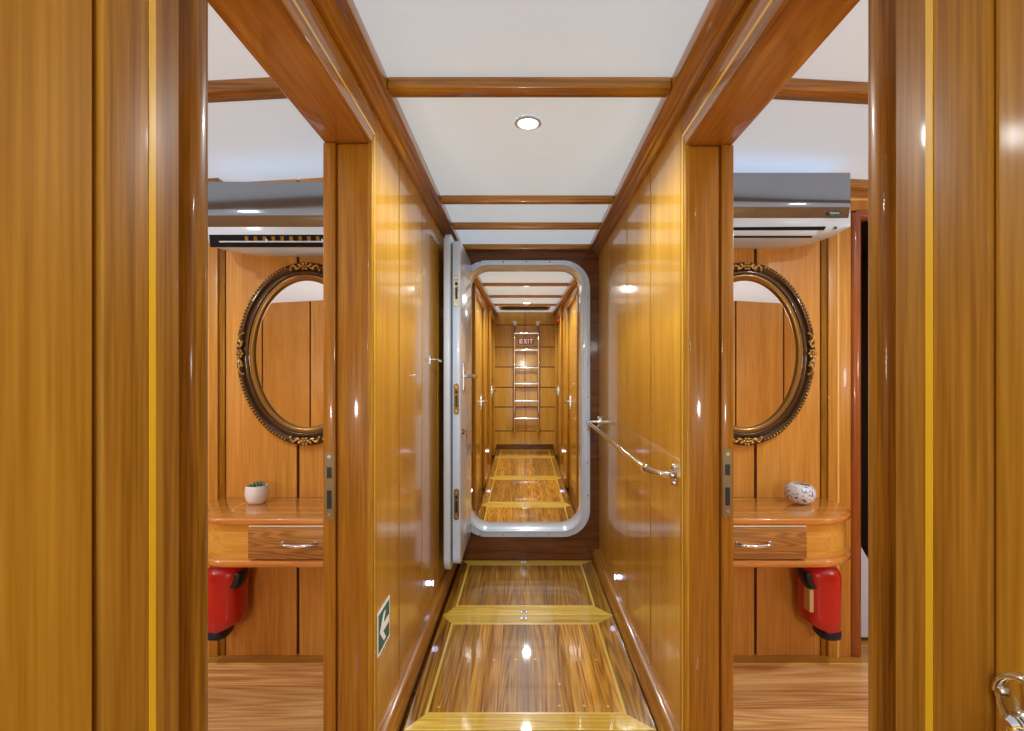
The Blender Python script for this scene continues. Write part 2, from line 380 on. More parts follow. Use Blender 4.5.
# ------------------------------------------------------------------ cabins either side
for s in (-1, 1):
    A = WI[s]+TH; nm = SN[s]
    X = lambda a: s*a
    # back wall: two panels, groove, corner strip, casing of the washroom door
    mb = MB(); mb.mat = 1; mb.box(X(A-.02), X(1.31), YW+.012, YW+.06, 0, ZC); mb.mat = 0
    g = .90 if s < 0 else .93
    for a, b in ((A, g-.006), (g+.006, 1.188)):
        mb.tone = random.random(); mb.box(X(a), X(b), YW, YW+.014, 0, ZC)
    mb.box(X(1.30), X(2.05), YW, YW+.05, 1.76, ZC); mb.box(X(2.05), X(3.0), YW, YW+.06, 0, ZC)
    struct('wall_%s_cabin_back' % nm, mb, [M['cab_wall'], M['groove']])
    D = struct_root('door_3' if s < 0 else 'door_4', (X(1.3), YW, 0))
    mb = MB(); mb.box(X(1.212), X(1.302), YW-.016, YW+.012, 0, 1.86); mb.box(X(1.302), X(2.05), YW-.016, YW-.0, 1.772, 1.86); struct('casing', mb, M['cab_case'], D, bevel=.004)
    mb = MB(); mb.box(X(1.19), X(1.211), YW-.006, YW+.012, 0, 1.86); struct('corner_strip', mb, M['bead'], D)
    mb = MB(); mb.box(X(1.247), X(1.254), YW-.0172, YW-.015, 0, 1.82); mb.box(X(1.254), X(2.05), YW-.0172, YW-.015, 1.812, 1.82); struct('casing_inlay', mb, M['inlay_pale'], D)
    mb = MB(); mb.tube([(X(1.325), YW+.006, 0), (X(1.325), YW+.006, 1.765)], .026, 24); mb.tube([(X(1.32), YW+.006, 1.762), (X(2.05), YW+.006, 1.762)], .026, 24); struct('rounded_bead', mb, M['redbead'], D)
    # crown over the casing
    mb = MB(); mb.prism('x', [(YW+.001,-.052),(YW-.02,-.052),(YW-.03,-.036),(YW-.05,-.030),(YW-.05,.002),(YW+.001,.002)], X(1.19), X(2.975))
    mb.v = [(x, y, z+ce(x)) for x, y, z in mb.v]; struct('trim_%d' % n, mb, M['rail_x']); n += 1
    # dim washroom behind the door
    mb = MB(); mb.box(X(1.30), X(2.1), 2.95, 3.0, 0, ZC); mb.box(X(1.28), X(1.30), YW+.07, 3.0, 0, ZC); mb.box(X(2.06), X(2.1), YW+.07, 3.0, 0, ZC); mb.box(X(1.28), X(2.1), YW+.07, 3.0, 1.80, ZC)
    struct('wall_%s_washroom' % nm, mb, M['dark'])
    mb = MB(); pts = [(X(1.36), .02), (X(1.74), .02), (X(1.66), .06), (X(1.55), .16), (X(1.50), .25), (X(1.454), .34), (X(1.42), .40), (X(1.36), .45)]
    mb.prism('y', pts, 2.10, 2.16); struct('wall_%s_washroom_base' % nm, mb, M['bath_white'])
    # sides, near wall, floor
    mb = MB(); mb.mat = 1; mb.box(X(A), X(3.0), -.78, -.722, 0, ZC); mb.mat = 0
    xs = [A, 1.1, 1.55, 2.0, 2.45, 2.98]
    for a, b in zip(xs[:-1], xs[1:]): mb.tone = random.random(); mb.box(X(a+.008), X(b-.008), -.723, -.71, 0, ZC)
    struct('wall_%s_cabin_near' % nm, mb, [M['cab_wall'], M['groove']])
    mb = MB(); mb.box(X(2.98), X(3.04), -.78, 3.0, 0, ZC); struct('wall_%s_cabin_side' % nm, mb, M['cab_wall'])
    mb = MB()
    for i in range(20):
        y0 = -.71+i*(1.937+.71)/20; mb.tone = random.random()
        mb.box(X(A-.0), X(3.0), y0, y0+(1.937+.71)/20-.0012, -.02, 0)
    mb.mat = 1; mb.box(X(A), X(3.0), 1.944, 2.06, -.02, .0); mb.box(X(1.3), X(2.1), 2.06, 2.95, -.02, .0)
    mb.mat = 2; mb.box(X(A), X(3.0), 1.937, 1.944, -.02, .0005)
    mb.mat = 3; mb.box(X(A-.13), X(3.0), -.8, 3.0, -.06, -.021)
    mb.mat = 1; mb.tone = .4; mb.box(X(A-.126), X(A), .5, 1.42, -.02, 0)
    struct('floor_%s_cabin' % nm, mb, [M['cab_floor'], M['cab_margin'], M['inlay_floor'], M['groove']])

# ------------------------------------------------------------------ floor hatches of the corridor
def lift_ring(parent, x, y, z, w=.03):
    mb = MB(); mb.ring('z', [(x+a, y+b) for a, b in rrect(-w/2, w/2, -w/2, w/2, .006, 3)], [(x+a, y+b) for a, b in rrect(-w/4, w/4, -w/4, w/4, .003, 3)], z, z+.0025)
    mb.box(x-w/2.4, x+w/2.4, y-.003, y+.003, z+.001, z+.004)
    mb.build('lift_ring', M['chrome'], parent)
def hatch(x0, x1, y0, y1, ix, iy, label, zf, planks=9, rings=(), loc_z=0):
    root = thing('floor_hatch', ((x0+x1)/2, (y0+y1)/2, zf(y0)-.03), label, 'floor hatch', 'varnished floor hatches along the passage')
    g = .0015
    X0, X1, Y0, Y1 = x0+ix[0], x1-ix[1], y0+iy[0], y1-iy[1]
    def slab(mb, poly, lift=0):
        k = len(poly); n_ = len(mb.v)
        mb.v += [(p[0],p[1],zf(p[1])-.03) for p in poly]+[(p[0],p[1],zf(p[1])+lift) for p in poly]
        mb.face([n_+i for i in range(k)][::-1]); mb.face([n_+k+i for i in range(k)])
        for i in range(k):
            j = (i+1) % k; mb.face([n_+i,n_+j,n_+k+j,n_+k+i])
    mb = MB(); w = (X1-X0)/planks; x = X0
    cuts = [X0]+[X0+w*(i+random.uniform(-.25,.25)) for i in range(1,planks)]+[X1]
    for a, b in zip(cuts[:-1], cuts[1:]):
        mb.tone = random.random(); slab(mb, [(a+.0003,Y0),(b-.0003,Y0),(b-.0003,Y1),(a+.0003,Y1)])
    mb.build('plank_panel', M['hatch'], root)
    for poly in ([(x0+g,y0+g),(X0,Y0),(X0,Y1),(x0+g,y1-g)], [(x1-g,y0+g),(x1-g,y1-g),(X1,Y1),(X1,Y0)]):
        mb = MB(); mb.tone = random.random(); slab(mb, poly); mb.build('side_board', M['hatch_side'], root)
    for poly in ([(x0+g,y0+g),(x1-g,y0+g),(X1,Y0),(X0,Y0)], [(x0+g,y1-g),(X0,Y1),(X1,Y1),(x1-g,y1-g)]):
        mb = MB(); mb.tone = random.random(); slab(mb, poly); mb.build('cross_board', M['hatch_cross'], root)
    mb = MB(); q = .005
    for poly in ([(X0-q,Y0-q),(X0+q,Y0-q),(X0+q,Y1+q),(X0-q,Y1+q)], [(X1-q,Y0-q),(X1+q,Y0-q),(X1+q,Y1+q),(X1-q,Y1+q)],
                 [(X0+q,Y0-q),(X1-q,Y0-q),(X1-q,Y0+q),(X0+q,Y0+q)], [(X0+q,Y1-q),(X1-q,Y1-q),(X1-q,Y1+q),(X0+q,Y1+q)]):
        slab(mb, poly, .0008)
    mb.build('inlay_line', M['inlay_floor'], root)
    for rx, ry in rings: lift_ring(root, rx, ry, zf(ry)+.0006)
    return root, (X0, X1, Y0, Y1)
flat = lambda y: 0.0
FX0, FX1 = -.377, .421
hatch(FX0, FX1, .72, 1.568, (.06,.075), (.08,.08), 'nearest varnished floor hatch, only its yellow far border in the picture', flat)
r, b = hatch(FX0, FX1, 1.569, 2.335, (.058,.085), (.08,.081), 'large glossy floor hatch of streaked brown planks beside the green arrow sign', flat, 11, [(.004, 2.305)])
for px, py in [(388,409),(463,408),(530,407),(673,409),(737,409),(200,570),(612,566),(697,566),(778,568),(612,492)]:
    y = CZ*F/(540+py/3.413-380); x = (380+px/3.413-523)*y/F
    mb = MB(); mb.cyl((x,y,-.004),(x,y,.0006), .005, 12); mb.build('wood_plug', M['inlay_floor'], r)
hatch(FX0, FX1, 2.336, YD-.001, (.055,.075), (.098,.075), 'glossy floor hatch butting against the dark bulkhead below the white opening', flat, 9, [(.004, 2.37), (.004, 3.02)])

# ------------------------------------------------------------------ white door frame in the bulkhead
fr = thing('door_frame', (.012, YD, OZ0-.04), 'white rounded frame screwed around the opening in the dark bulkhead', 'door frame')
mb = MB(); mb.ring('y', rrect(OX0-.053, OX1+.051, OZ0-.044, OZ1+.031, .165), rrect(OX0, OX1, OZ0, OZ1, .12), YD-.02, YD-.0005); mb.build('flange', M['white'], fr, bevel=.004)
mb = MB(); mb.ring('y', rrect(OX0-.012, OX1+.012, OZ0-.012, OZ1+.012, .130), rrect(OX0, OX1, OZ0, OZ1, .12), YD-.032, YD-.0205); mb.build('raised_lip', M['white'], fr, bevel=.004)
mb = MB(); mb.ring('y', rrect(OX0-.008, OX1+.008, OZ0-.008, OZ1+.008, .126), rrect(OX0, OX1, OZ0, OZ1, .12), YD+.0005, YD+.16); mb.build('lining', M['white'], fr, bevel=.003)
scr = []
for i in range(5):
    x = -.26+.14*i; scr += [(x, OZ0-.029), (x, OZ1+.020)]
for i in range(7): scr += [(OX1+.034, .40+.2*i), (OX0-.036, .40+.2*i)]
for x, z in scr:
    mb = MB(); mb.lathe([(.0055,0),(.0055,.001),(.003,.003)], (x, YD-.02, z), 10, Matrix.Rotation(PI/2, 3, 'X')); mb.build('screw', M['steel'], fr)

# ------------------------------------------------------------------ white door leaf, swung open along the left wall
lf = thing('watertight_door', (-.35, 3.0, .14), 'thick white watertight door leaf standing open against the left wall', 'door')
mb = MB(); mb.prism('x', rrect(2.5, 3.010, .172, 1.803, .035), -.353, -.3125)
mb.mat = 0; mb.build('leaf_slab', M['whiteface'], lf, bevel=.004)
mb = MB(); mb.prism('x', rrect(2.505, 3.005, .182, 1.793, .035), -.3598, -.3535); mb.build('rubber_gasket', M['rubber'], lf)
mb = MB(); mb.prism('x', rrect(2.462, 3.012, .143, 1.836, .075), -.392, -.360); mb.build('cover_flange', M['white'], lf, bevel=.006, bseg=3)
for zc, mat in ((1.545,'steel'),(1.005,'brass'),(.478,'brass')):
    xc = -.3328
    mb = MB(); mb.prism('y', rrect(xc-.0135, xc+.0135, zc-.078, zc+.078, .012, 5), 2.497, 2.4995); lp = mb.build('latch_plate', M[mat], lf)
    if mat == 'steel': tag(lp, 'steel latch plate')
    else: tag(lp, 'brassy latch plate')
    mb = MB(); mb.box(xc-.006, xc+.006, 2.4962, 2.4972, zc-.040, zc+.018); mb.box(xc-.006, xc+.006, 2.4962, 2.4972, zc+.026, zc+.044); mb.build('latch_slot', M['black'], lp)
    mb = MB(); mb.cyl((xc,2.4955,zc-.06),(xc,2.4972,zc-.06),.005,10); mb.cyl((xc,2.4955,zc+.06),(xc,2.4972,zc+.06),.005,10); mb.build('screw', M['steel'], lp)
mb = MB(); mb.prism('x', rrect(2.60, 2.66, 1.03, 1.20, .02, 4), -.3122, -.307); mb.cyl((-.31,2.63,1.12),(-.262,2.63,1.12),.012,16); mb.tube([(-.268,2.63,1.12),(-.262,2.66,1.12),(-.262,2.78,1.118)],.0095,12)
mb.build('lever_handle', M['chrome'], lf)
mb = MB(); mb.cyl((-.3122,2.56,.835),(-.300,2.56,.835),.014,16); mb.box(-.300,-.285,2.552,2.568,.833,.837)
mb.ring('x', [(2.56+.012*math.cos(t*PI/8), .812+.016*math.sin(t*PI/8)) for t in range(16)], [(2.56+.006*math.cos(t*PI/8), .812+.009*math.sin(t*PI/8)) for t in range(16)], -.290, -.287)
mb.box(-.290,-.287,2.557,2.563,.765,.797); mb.build('key', M['brass'], lf)

for z in (.5, 1.45):
    mb = MB(); mb.cyl((-.405,3.022,z),(-.405,3.022,z+.09),.010,14); mb.box(-.414,-.396,3.022,YD+.002,z+.01,z+.08); mb.box(-.405,-.388,2.985,3.022,z+.02,z+.07); mb.build('hinge', M['steel'], lf)

# ------------------------------------------------------------------ passage beyond the bulkhead (its deck climbs a little)
SL = .044
fz = lambda y: CZ-1.23+SL*y
cz2 = lambda y: CZ+.62+SL*y
PL, PR, YE, Y2 = -.385, .435, 6.75, YD+.085
def sheared(mb, axis_x0, axis_x1, y0, y1, lo, hi):
    n_ = len(mb.v)
    mb.v += [(axis_x0,y0,lo(y0)),(axis_x1,y0,lo(y0)),(axis_x1,y1,lo(y1)),(axis_x0,y1,lo(y1)),(axis_x0,y0,hi(y0)),(axis_x1,y0,hi(y0)),(axis_x1,y1,hi(y1)),(axis_x0,y1,hi(y1))]
    for q in ((0,3,2,1),(4,5,6,7),(0,1,5,4),(1,2,6,5),(2,3,7,6),(3,0,4,7)): mb.face([n_+i for i in q])
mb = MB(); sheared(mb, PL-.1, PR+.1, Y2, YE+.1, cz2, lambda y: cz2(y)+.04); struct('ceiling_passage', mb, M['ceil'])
mb = MB(); sheared(mb, PL-.1, PR+.1, Y2, YE+.1, lambda y: fz(y)-.07, lambda y: fz(y)-.031); struct('floor_passage', mb, M['bulk'])
for s, xw in ((-1, PL), (1, PR)):
    mb = MB(); mb.mat = 1; sheared(mb, xw+s*.012, xw+s*.06, Y2, YE+.06, lambda y: fz(y)-.03, cz2); mb.mat = 0
    ys = [Y2, 3.55, 3.9, 4.72, 5.2, 5.55, 6.3, YE]
    for a, b_ in zip(ys[:-1], ys[1:]): mb.tone = random.random(); sheared(mb, xw, xw+s*.012, a+.006, b_-.006, lambda y: fz(y)-.03, cz2)
    struct('wall_%s_passage' % SN[s], mb, [M['wall'], M['groove']])
    # casings of the two doorways on this side
    for k, (a, b_) in enumerate(((3.9, 4.72), (5.55, 6.3))):
        D = struct_root('door_%d' % (5+k+(2 if s > 0 else 0)), (xw, a, fz(a)))
        mb = MB(); sheared(mb, xw-s*.001, xw-s*.022, a-.09, a, fz, lambda y: fz(a)+1.72); sheared(mb, xw-s*.001, xw-s*.022, b_, b_+.09, fz, lambda y: fz(a)+1.72)
        struct('casing', mb, M['casing'], D, bevel=.004)
        mb = MB(); sheared(mb, xw-s*.001, xw-s*.022, a-.09, b_+.09, lambda y: fz(a)+1.721, lambda y: fz(a)+1.80); struct('head_casing', mb, M['rail_y'], D, bevel=.004)
        mb = MB(); sheared(mb, xw-s*.0225, xw-s*.0235, a-.05, a-.042, fz, lambda y: fz(a)+1.72); sheared(mb, xw-s*.0225, xw-s*.0235, b_+.042, b_+.05, fz, lambda y: fz(a)+1.72); struct('casing_inlay', mb, M['inlay'], D)
        hy = b_-.10; hz = CZ+SL*hy-.40
        mb = MB(); mb.prism('x', rrect(hy-.022, hy+.022, hz-.09, hz+.07, .02, 4), xw-s*.0005, xw-s*.006)
        mb.cyl((xw-s*.004,hy,hz),(xw-s*.05,hy,hz),.010,14); mb.tube([(xw-s*.046,hy,hz),(xw-s*.052,hy-.02,hz),(xw-s*.052,hy-.11,hz-.004)],.010,12)
        struct('door_handle', mb, M['chrome'], D)
    mb = MB(); sheared(mb, xw-s*.0005, xw-s*.055, Y2, YE-.002, lambda y: cz2(y)-.05, lambda y: cz2(y)-.0005); struct('trim_%d' % n, mb, M['rail_y'], bevel=.006); n += 1
    mb = MB()
    for a, b_ in ((Y2,3.808),(4.812,5.458),(6.392,YE)): sheared(mb, xw-s*.0005, xw-s*.03, a, b_, fz, lambda y: fz(y)+.07)
    struct('baseboard_%s_passage' % SN[s], mb, M['rail_y'])
for y in (4.12, 4.92, 5.70):
    mb = MB(); sheared(mb, PL+.056, PR-.056, y, y+.03, lambda q: cz2(q)-.025, cz2); struct('trim_%d' % n, mb, M['rail_x']); n += 1
# end wall: two columns of boards with grooves
mb = MB(); mb.mat = 1; mb.box(PL-.06, PR+.06, YE+.012, YE+.06, .1, 2.1); mb.mat = 0
zs = [fz(YE)+.06]+[CZ+(380-p)/F*YE for p in (431,407,387.3,367,347,325)]+[2.05]
for a, b_ in zip(zs[:-1], zs[1:]):
    for u, v in ((PL, .025), (.031, PR)):
        mb.tone = random.random(); mb.box(u, v, YE, YE+.014, a+.006, b_-.006)
struct('wall_end', mb, [M['wall'], M['groove']])
mb = MB(); mb.box(PL, PR, YE-.025, YE-.001, fz(YE), fz(YE)+.065); struct('baseboard_end', mb, M['bulk'])
# hatches
ys = [Y2, 4.18, 5.12, 6.2, YE-.026]
labs = ['floor hatch just past the white door sill', 'second floor hatch past the white door sill, with lamp glints',
        'third floor hatch past the white door sill, darker planks', 'small last floor hatch at the foot of the ladder wall']
for i, (a, b_) in enumerate(zip(ys[:-1], ys[1:])):
    hatch(PL+.032, PR-.032, a+.001, b_-.001, (.06,.06), ((.09,.06) if i else (.08,.06)), labs[i], fz, 8, [(.02, b_-.03)] if i in (0,1) else [])
# ceiling vent
yv0, yv1 = 5.90, 6.40
vt = thing('ceiling_vent', (.02, 6.2, cz2(6.2)), 'long dark vent opening in the ceiling above the ladder', 'vent')
def sh_ring(mb, o_, i_, lo, hi):
    base = len(mb.v); mb.ring('z', o_, i_, 0, 1)
    for k in range(base, len(mb.v)):
        x, y, z = mb.v[k]; mb.v[k] = (x, y, (hi if z > .5 else lo)(y))
mb = MB(); sh_ring(mb, rrect(-.29,.33,yv0-.03,yv1,.10), rrect(-.26,.30,yv0,yv1-.03,.08), lambda y: cz2(y)-.012, lambda y: cz2(y)-.0005); mb.build('frame', M['white'], vt)
mb = MB(); bq = rrect(-.26,.30,yv0,yv1-.03,.08); n_ = len(mb.v); mb.v += [(x,y,cz2(y)-.003) for x, y in bq]; mb.face(range(len(bq))); mb.build('dark_mesh', M['dark'], vt)

# ladder
YL = 6.655
ld = thing('ladder', (.046, YL, .434), 'chrome six rung ladder fixed to the wood end wall of the far passage', 'ladder')
for x in (-.113, .206):
    q = .06
    pts = [(x,YE-.006,1.86),(x,YL+.03,1.86),(x,YL+.008,1.85),(x,YL,1.825)]+[(x,YL,z) for z in (1.5,1.1,.7)]+[(x,YL,.47),(x,YL+.008,.445),(x,YL+.03,.434),(x,YE-.006,.434)]
    mb = MB(); mb.tube(pts, .018, 14); mb.build('rail', M['chrome'], ld)
    for z in (1.86,.434):
        mb = MB(); mb.lathe([(.034,0),(.034,.004),(.02,.010)], (x,YE-.001,z), 20, Matrix.Rotation(PI/2,3,'X')); mb.build('wall_flange', M['chrome'], ld)
for py in (333.3,350,367.8,383.8,401,418.5):
    z = CZ+(380-py)/F*YL
    mb = MB(); mb.prism('x', rrect(YL-.018, YL+.018, z-.015, z+.015, .010, 3), -.113, .206); mb.build('rung', M['chrome'], ld)

# exit sign between the upper rungs
es = thing('exit_sign', (.038, YE-.002, 1.59), 'small red EXIT sign with white letters behind the ladder', 'sign')
mb = MB(); mb.box(-.066, .142, YE-.006, YE-.0015, 1.578, 1.668); mb.build('plate', M['signred'], es)
def letters(txt, x0, z0, w, h, gap, y0, y1, st):
    mb = MB(); x = x0
    for ch in txt:
        if ch == 'E':
            mb.box(x,x+st,y0,y1,z0,z0+h)
            for zz in (z0, z0+(h-st)/2, z0+h-st): mb.box(x+st,x+w,y0,y1,zz,zz+st)
            x += w+gap
        elif ch == 'X':
            mb.prism('y', [(x,z0),(x+st*1.2,z0),(x+w,z0+h),(x+w-st*1.2,z0+h)], y0, y1)
            mb.prism('y', [(x+w-st*1.2,z0),(x+w,z0),(x+st*1.2,z0+h),(x,z0+h)], y0-.0004, y1); x += w+gap
        elif ch == 'I': mb.box(x,x+st,y0,y1,z0,z0+h); x += st+gap
        elif ch == 'T': mb.box(x,x+w,y0,y1,z0+h-st,z0+h); mb.box(x+w/2-st/2,x+w/2+st/2,y0,y1,z0,z0+h-st); x += w+gap
    return mb
letters('EXIT', -.048, 1.592, .045, .062, .011, YE-.0085, YE-.0062, .0125).build('lettering', M['signwhite'], es)

# red alarm on the right wall of the passage
al = thing('alarm_sounder', (PR, 5.69, 1.75), 'small red alarm sounder high on the right wall past the white opening', 'alarm')
mb = MB(); mb.lathe([(.030,0),(.030,.014),(.022,.020),(.022,.034),(.012,.042)], (PR-.001,5.69,1.775), 20, Matrix.Rotation(-PI/2,3,'Y')); mb.build('body', M['alarm'], al)
mb = MB(); mb.box(PR-.008, PR-.001, 5.40, 5.52, 1.755, 1.80); mb.build('back_box', M['alarm'], al)

# ------------------------------------------------------------------ lights as objects
def downlight(x, y, z, label, r=.032):
    t = thing('ceiling_light', (x,y,z), label, 'ceiling light', 'recessed ceiling spotlights')
    mb = MB(); mb.lathe([(r+.013,0),(r+.013,-.004),(r+.004,-.007),(r,-.004),(r,0)], (x,y,z-.0005), 32, cap=False); mb.build('chrome_ring', M['white'], t)
    mb = MB(); mb.lathe([(r,-.001),(r,-.003)], (x,y,z-.0005), 32); mb.build('lens', M['glow'], t)
downlight(.016, 1.59, ZC, 'glowing round spotlight in the white ceiling panel above the corridor', .03)
downlight(.03, 4.25, cz2(4.25), 'nearer of the two small ceiling spotlights beyond the white opening', .04)
downlight(.04, 5.58, cz2(5.58), 'farther of the two small ceiling spotlights beyond the white opening, by the vent', .04)
def steplight(x, y, z, s, label):
    t = thing('step_light', (x,y,z), label, 'step light', 'round bluish step lights low on the walls')
    mb = MB(); mb.lathe([(.019,0),(.019,.004),(.013,.007)], (x+s*.002,y,z), 20, Matrix.Rotation(-s*PI/2,3,'Y')); mb.build('bezel', M['chrome'], t)
    mb = MB(); mb.lathe([(.012,.0066),(.012,.0074)], (x-s*.0005,y,z), 20, Matrix.Rotation(-s*PI/2,3,'Y')); mb.build('lens', M['glowblue'], t)
    L = bpy.data.lights.new('step_glow','POINT'); L.energy = .035; L.color = (.55,.62,1); L.shadow_soft_size = .012
    o = bpy.data.objects.new('step_glow', L); col.objects.link(o); o.location = (x-s*.018,y,z)
steplight(WI[1]+.006, 2.47, .127, 1, 'bluish step light low on the right corridor wall before the bulkhead')
steplight(-WI[-1]-.006, 2.33, .153, -1, 'bluish step light low on the left corridor wall before the open white door')
for (x, s, sd) in ((PL,-1,'left'),(PR,1,'right')):
    steplight(x, 3.70, fz(3.70)+.25, s, 'step light low on the %s passage wall, just past the white door sill' % sd)
    steplight(x, 5.43, fz(5.43)+.22, s, 'far step light low on the %s passage wall, near the ladder' % sd)

# ------------------------------------------------------------------ handrail on the right wall
W = WI[1]+.006
hr = thing('handrail', (W, 2.3, .8), 'chrome handrail sloping away along the right corridor wall', 'handrail')
za, zb = .815, .850
xr = .388
mb = MB(); mb.tube([(W-.012,1.50,za),(W-.04,1.515,za),(W-.058,1.55,za+.001),(xr,1.60,za+.003),(xr,1.66,za+.004),(xr,2.3,(za+zb)/2+.002),(xr,3.0,zb)], [.010,.010,.0095,.0095,.0115,.0115,.0115], 16); mb.build('bar', M['chrome'], hr)
mb = MB(); mb.tube([(W-.01,3.0,zb),(xr-.004,3.0,zb)], .011, 14); mb.build('far_arm', M['chrome'], hr)
mb = MB(); mb.tube([(xr,1.592,za+.003),(xr,1.625,za+.0035)], .0145, 16); mb.build('collar', M['chrome'], hr)
for y, z in ((1.50,za),(3.0,zb)):
    mb = MB(); mb.prism('x', [(y+.019*math.cos(t*PI/12), z+.032*math.sin(t*PI/12)) for t in range(24)], W-.0005, W-.007)
    for dz in (-.024, .024): mb.lathe([(.011,0),(.011,.006),(.006,.011)], (W-.005,y,z+dz), 14, Matrix.Rotation(-PI/2,3,'Y'))
    mb.lathe([(.015,0),(.013,.014)], (W-.005,y,z), 16, Matrix.Rotation(-PI/2,3,'Y'))
    mb.build('wall_bracket', M['chrome'], hr, smooth=50)

# hold-back hook on the left wall
Wl = -(WI[-1]+.006)
hk = thing('door_hook', (Wl, 2.3, 1.19), 'small chrome hold-back hook on the left wall beside the open white door', 'hook')
mb = MB(); mb.prism('x', rrect(2.285,2.315,1.165,1.215,.008,3), Wl-.002, Wl+.004); mb.build('plate', M['chrome'], hk)
mb = MB(); mb.tube([(Wl+.004,2.30,1.195),(Wl+.025,2.30,1.195),(Wl+.03,2.32,1.195),(Wl+.03,2.40,1.186),(Wl+.03,2.412,1.196)], .004, 10); mb.build('arm', M['chrome'], hk)

# green arrow sign on the left wall
sg = thing('arrow_sign', (Wl, 1.525, .29), 'green square sign with a white arrow, low on the left corridor wall', 'sign')
y0, y1, z0, z1 = 1.458, 1.592, .287, .415
mb = MB(); mb.box(Wl+.0005, Wl+.002, y0, y1, z0, z1); mb.build('border', M['signwhite'], sg)
mb = MB(); mb.box(Wl+.0021, Wl+.0026, y0+.008, y1-.008, z0+.008, z1-.008); mb.build('field', M['green'], sg)
def uv(u, v): return (y0+u*(y1-y0), z1-v*(z1-z0))
poly = [uv(*p) for p in ((.15,.50),(.46,.17),(.63,.17),(.42,.41),(.88,.41),(.88,.59),(.42,.59),(.63,.83),(.46,.83))]
mb = MB(); mb.prism('x', poly, Wl+.0027, Wl+.0031); mb.build('arrow', M['signwhite'], sg)

# door with ornate handle, right beside the camera
W = WI[1]
cd = thing('cabin_door', (W+.03, .25, 0), 'smooth wooden cabin door at the right edge with an ornate chrome handle', 'door')
mb = MB(); mb.box(W+.004, W+.019, .025, .4865, 0, ZC-.16); mb.build('panel', M['near_wall'], cd, bevel=.002)
hy, hz = .452, .795
pl = [(hy+.031*math.cos(t*PI/10), .803+.029*math.sin(t*PI/10)) for t in range(11)]
pl += [(hy-.024,.782),(hy-.019,.768),(hy-.022,.735),(hy-.024,.70),(hy+.024,.70),(hy+.022,.735),(hy+.019,.768),(hy+.024,.782)]
mb = MB(); mb.prism('x', pl, W+.0038, W-.0015)
hp = mb.build('handle_plate', M['chrome'], cd, bevel=.0015)
mb = MB(); mb.tube([(W-.002,hy+.027*math.cos(t*PI/10),.803+.025*math.sin(t*PI/10)) for t in range(11)], .0032, 10); mb.build('raised_rim', M['chrome'], hp)
mb = MB(); mb.lathe([(.0045,0),(.0045,.002),(.003,.004)], (W-.0016,.473,.806), 14, Matrix.Rotation(-PI/2,3,'Y')); mb.build('screw', M['steel'], hp)
mb = MB(); mb.lathe([(.014,0),(.014,.003),(.010,.006),(.009,.012),(.0105,.015),(.007,.020)], (W-.0016,hy-.004,.788), 24, Matrix.Rotation(-PI/2,3,'Y'))
mb.tube([(W-.016,hy-.004,.788),(W-.018,hy-.02,.786),(W-.018,hy-.06,.780),(W-.016,hy-.10,.786)], [.006,.007,.007,.005], 14); mb.build('lever', M['chrome'], hp, smooth=50)

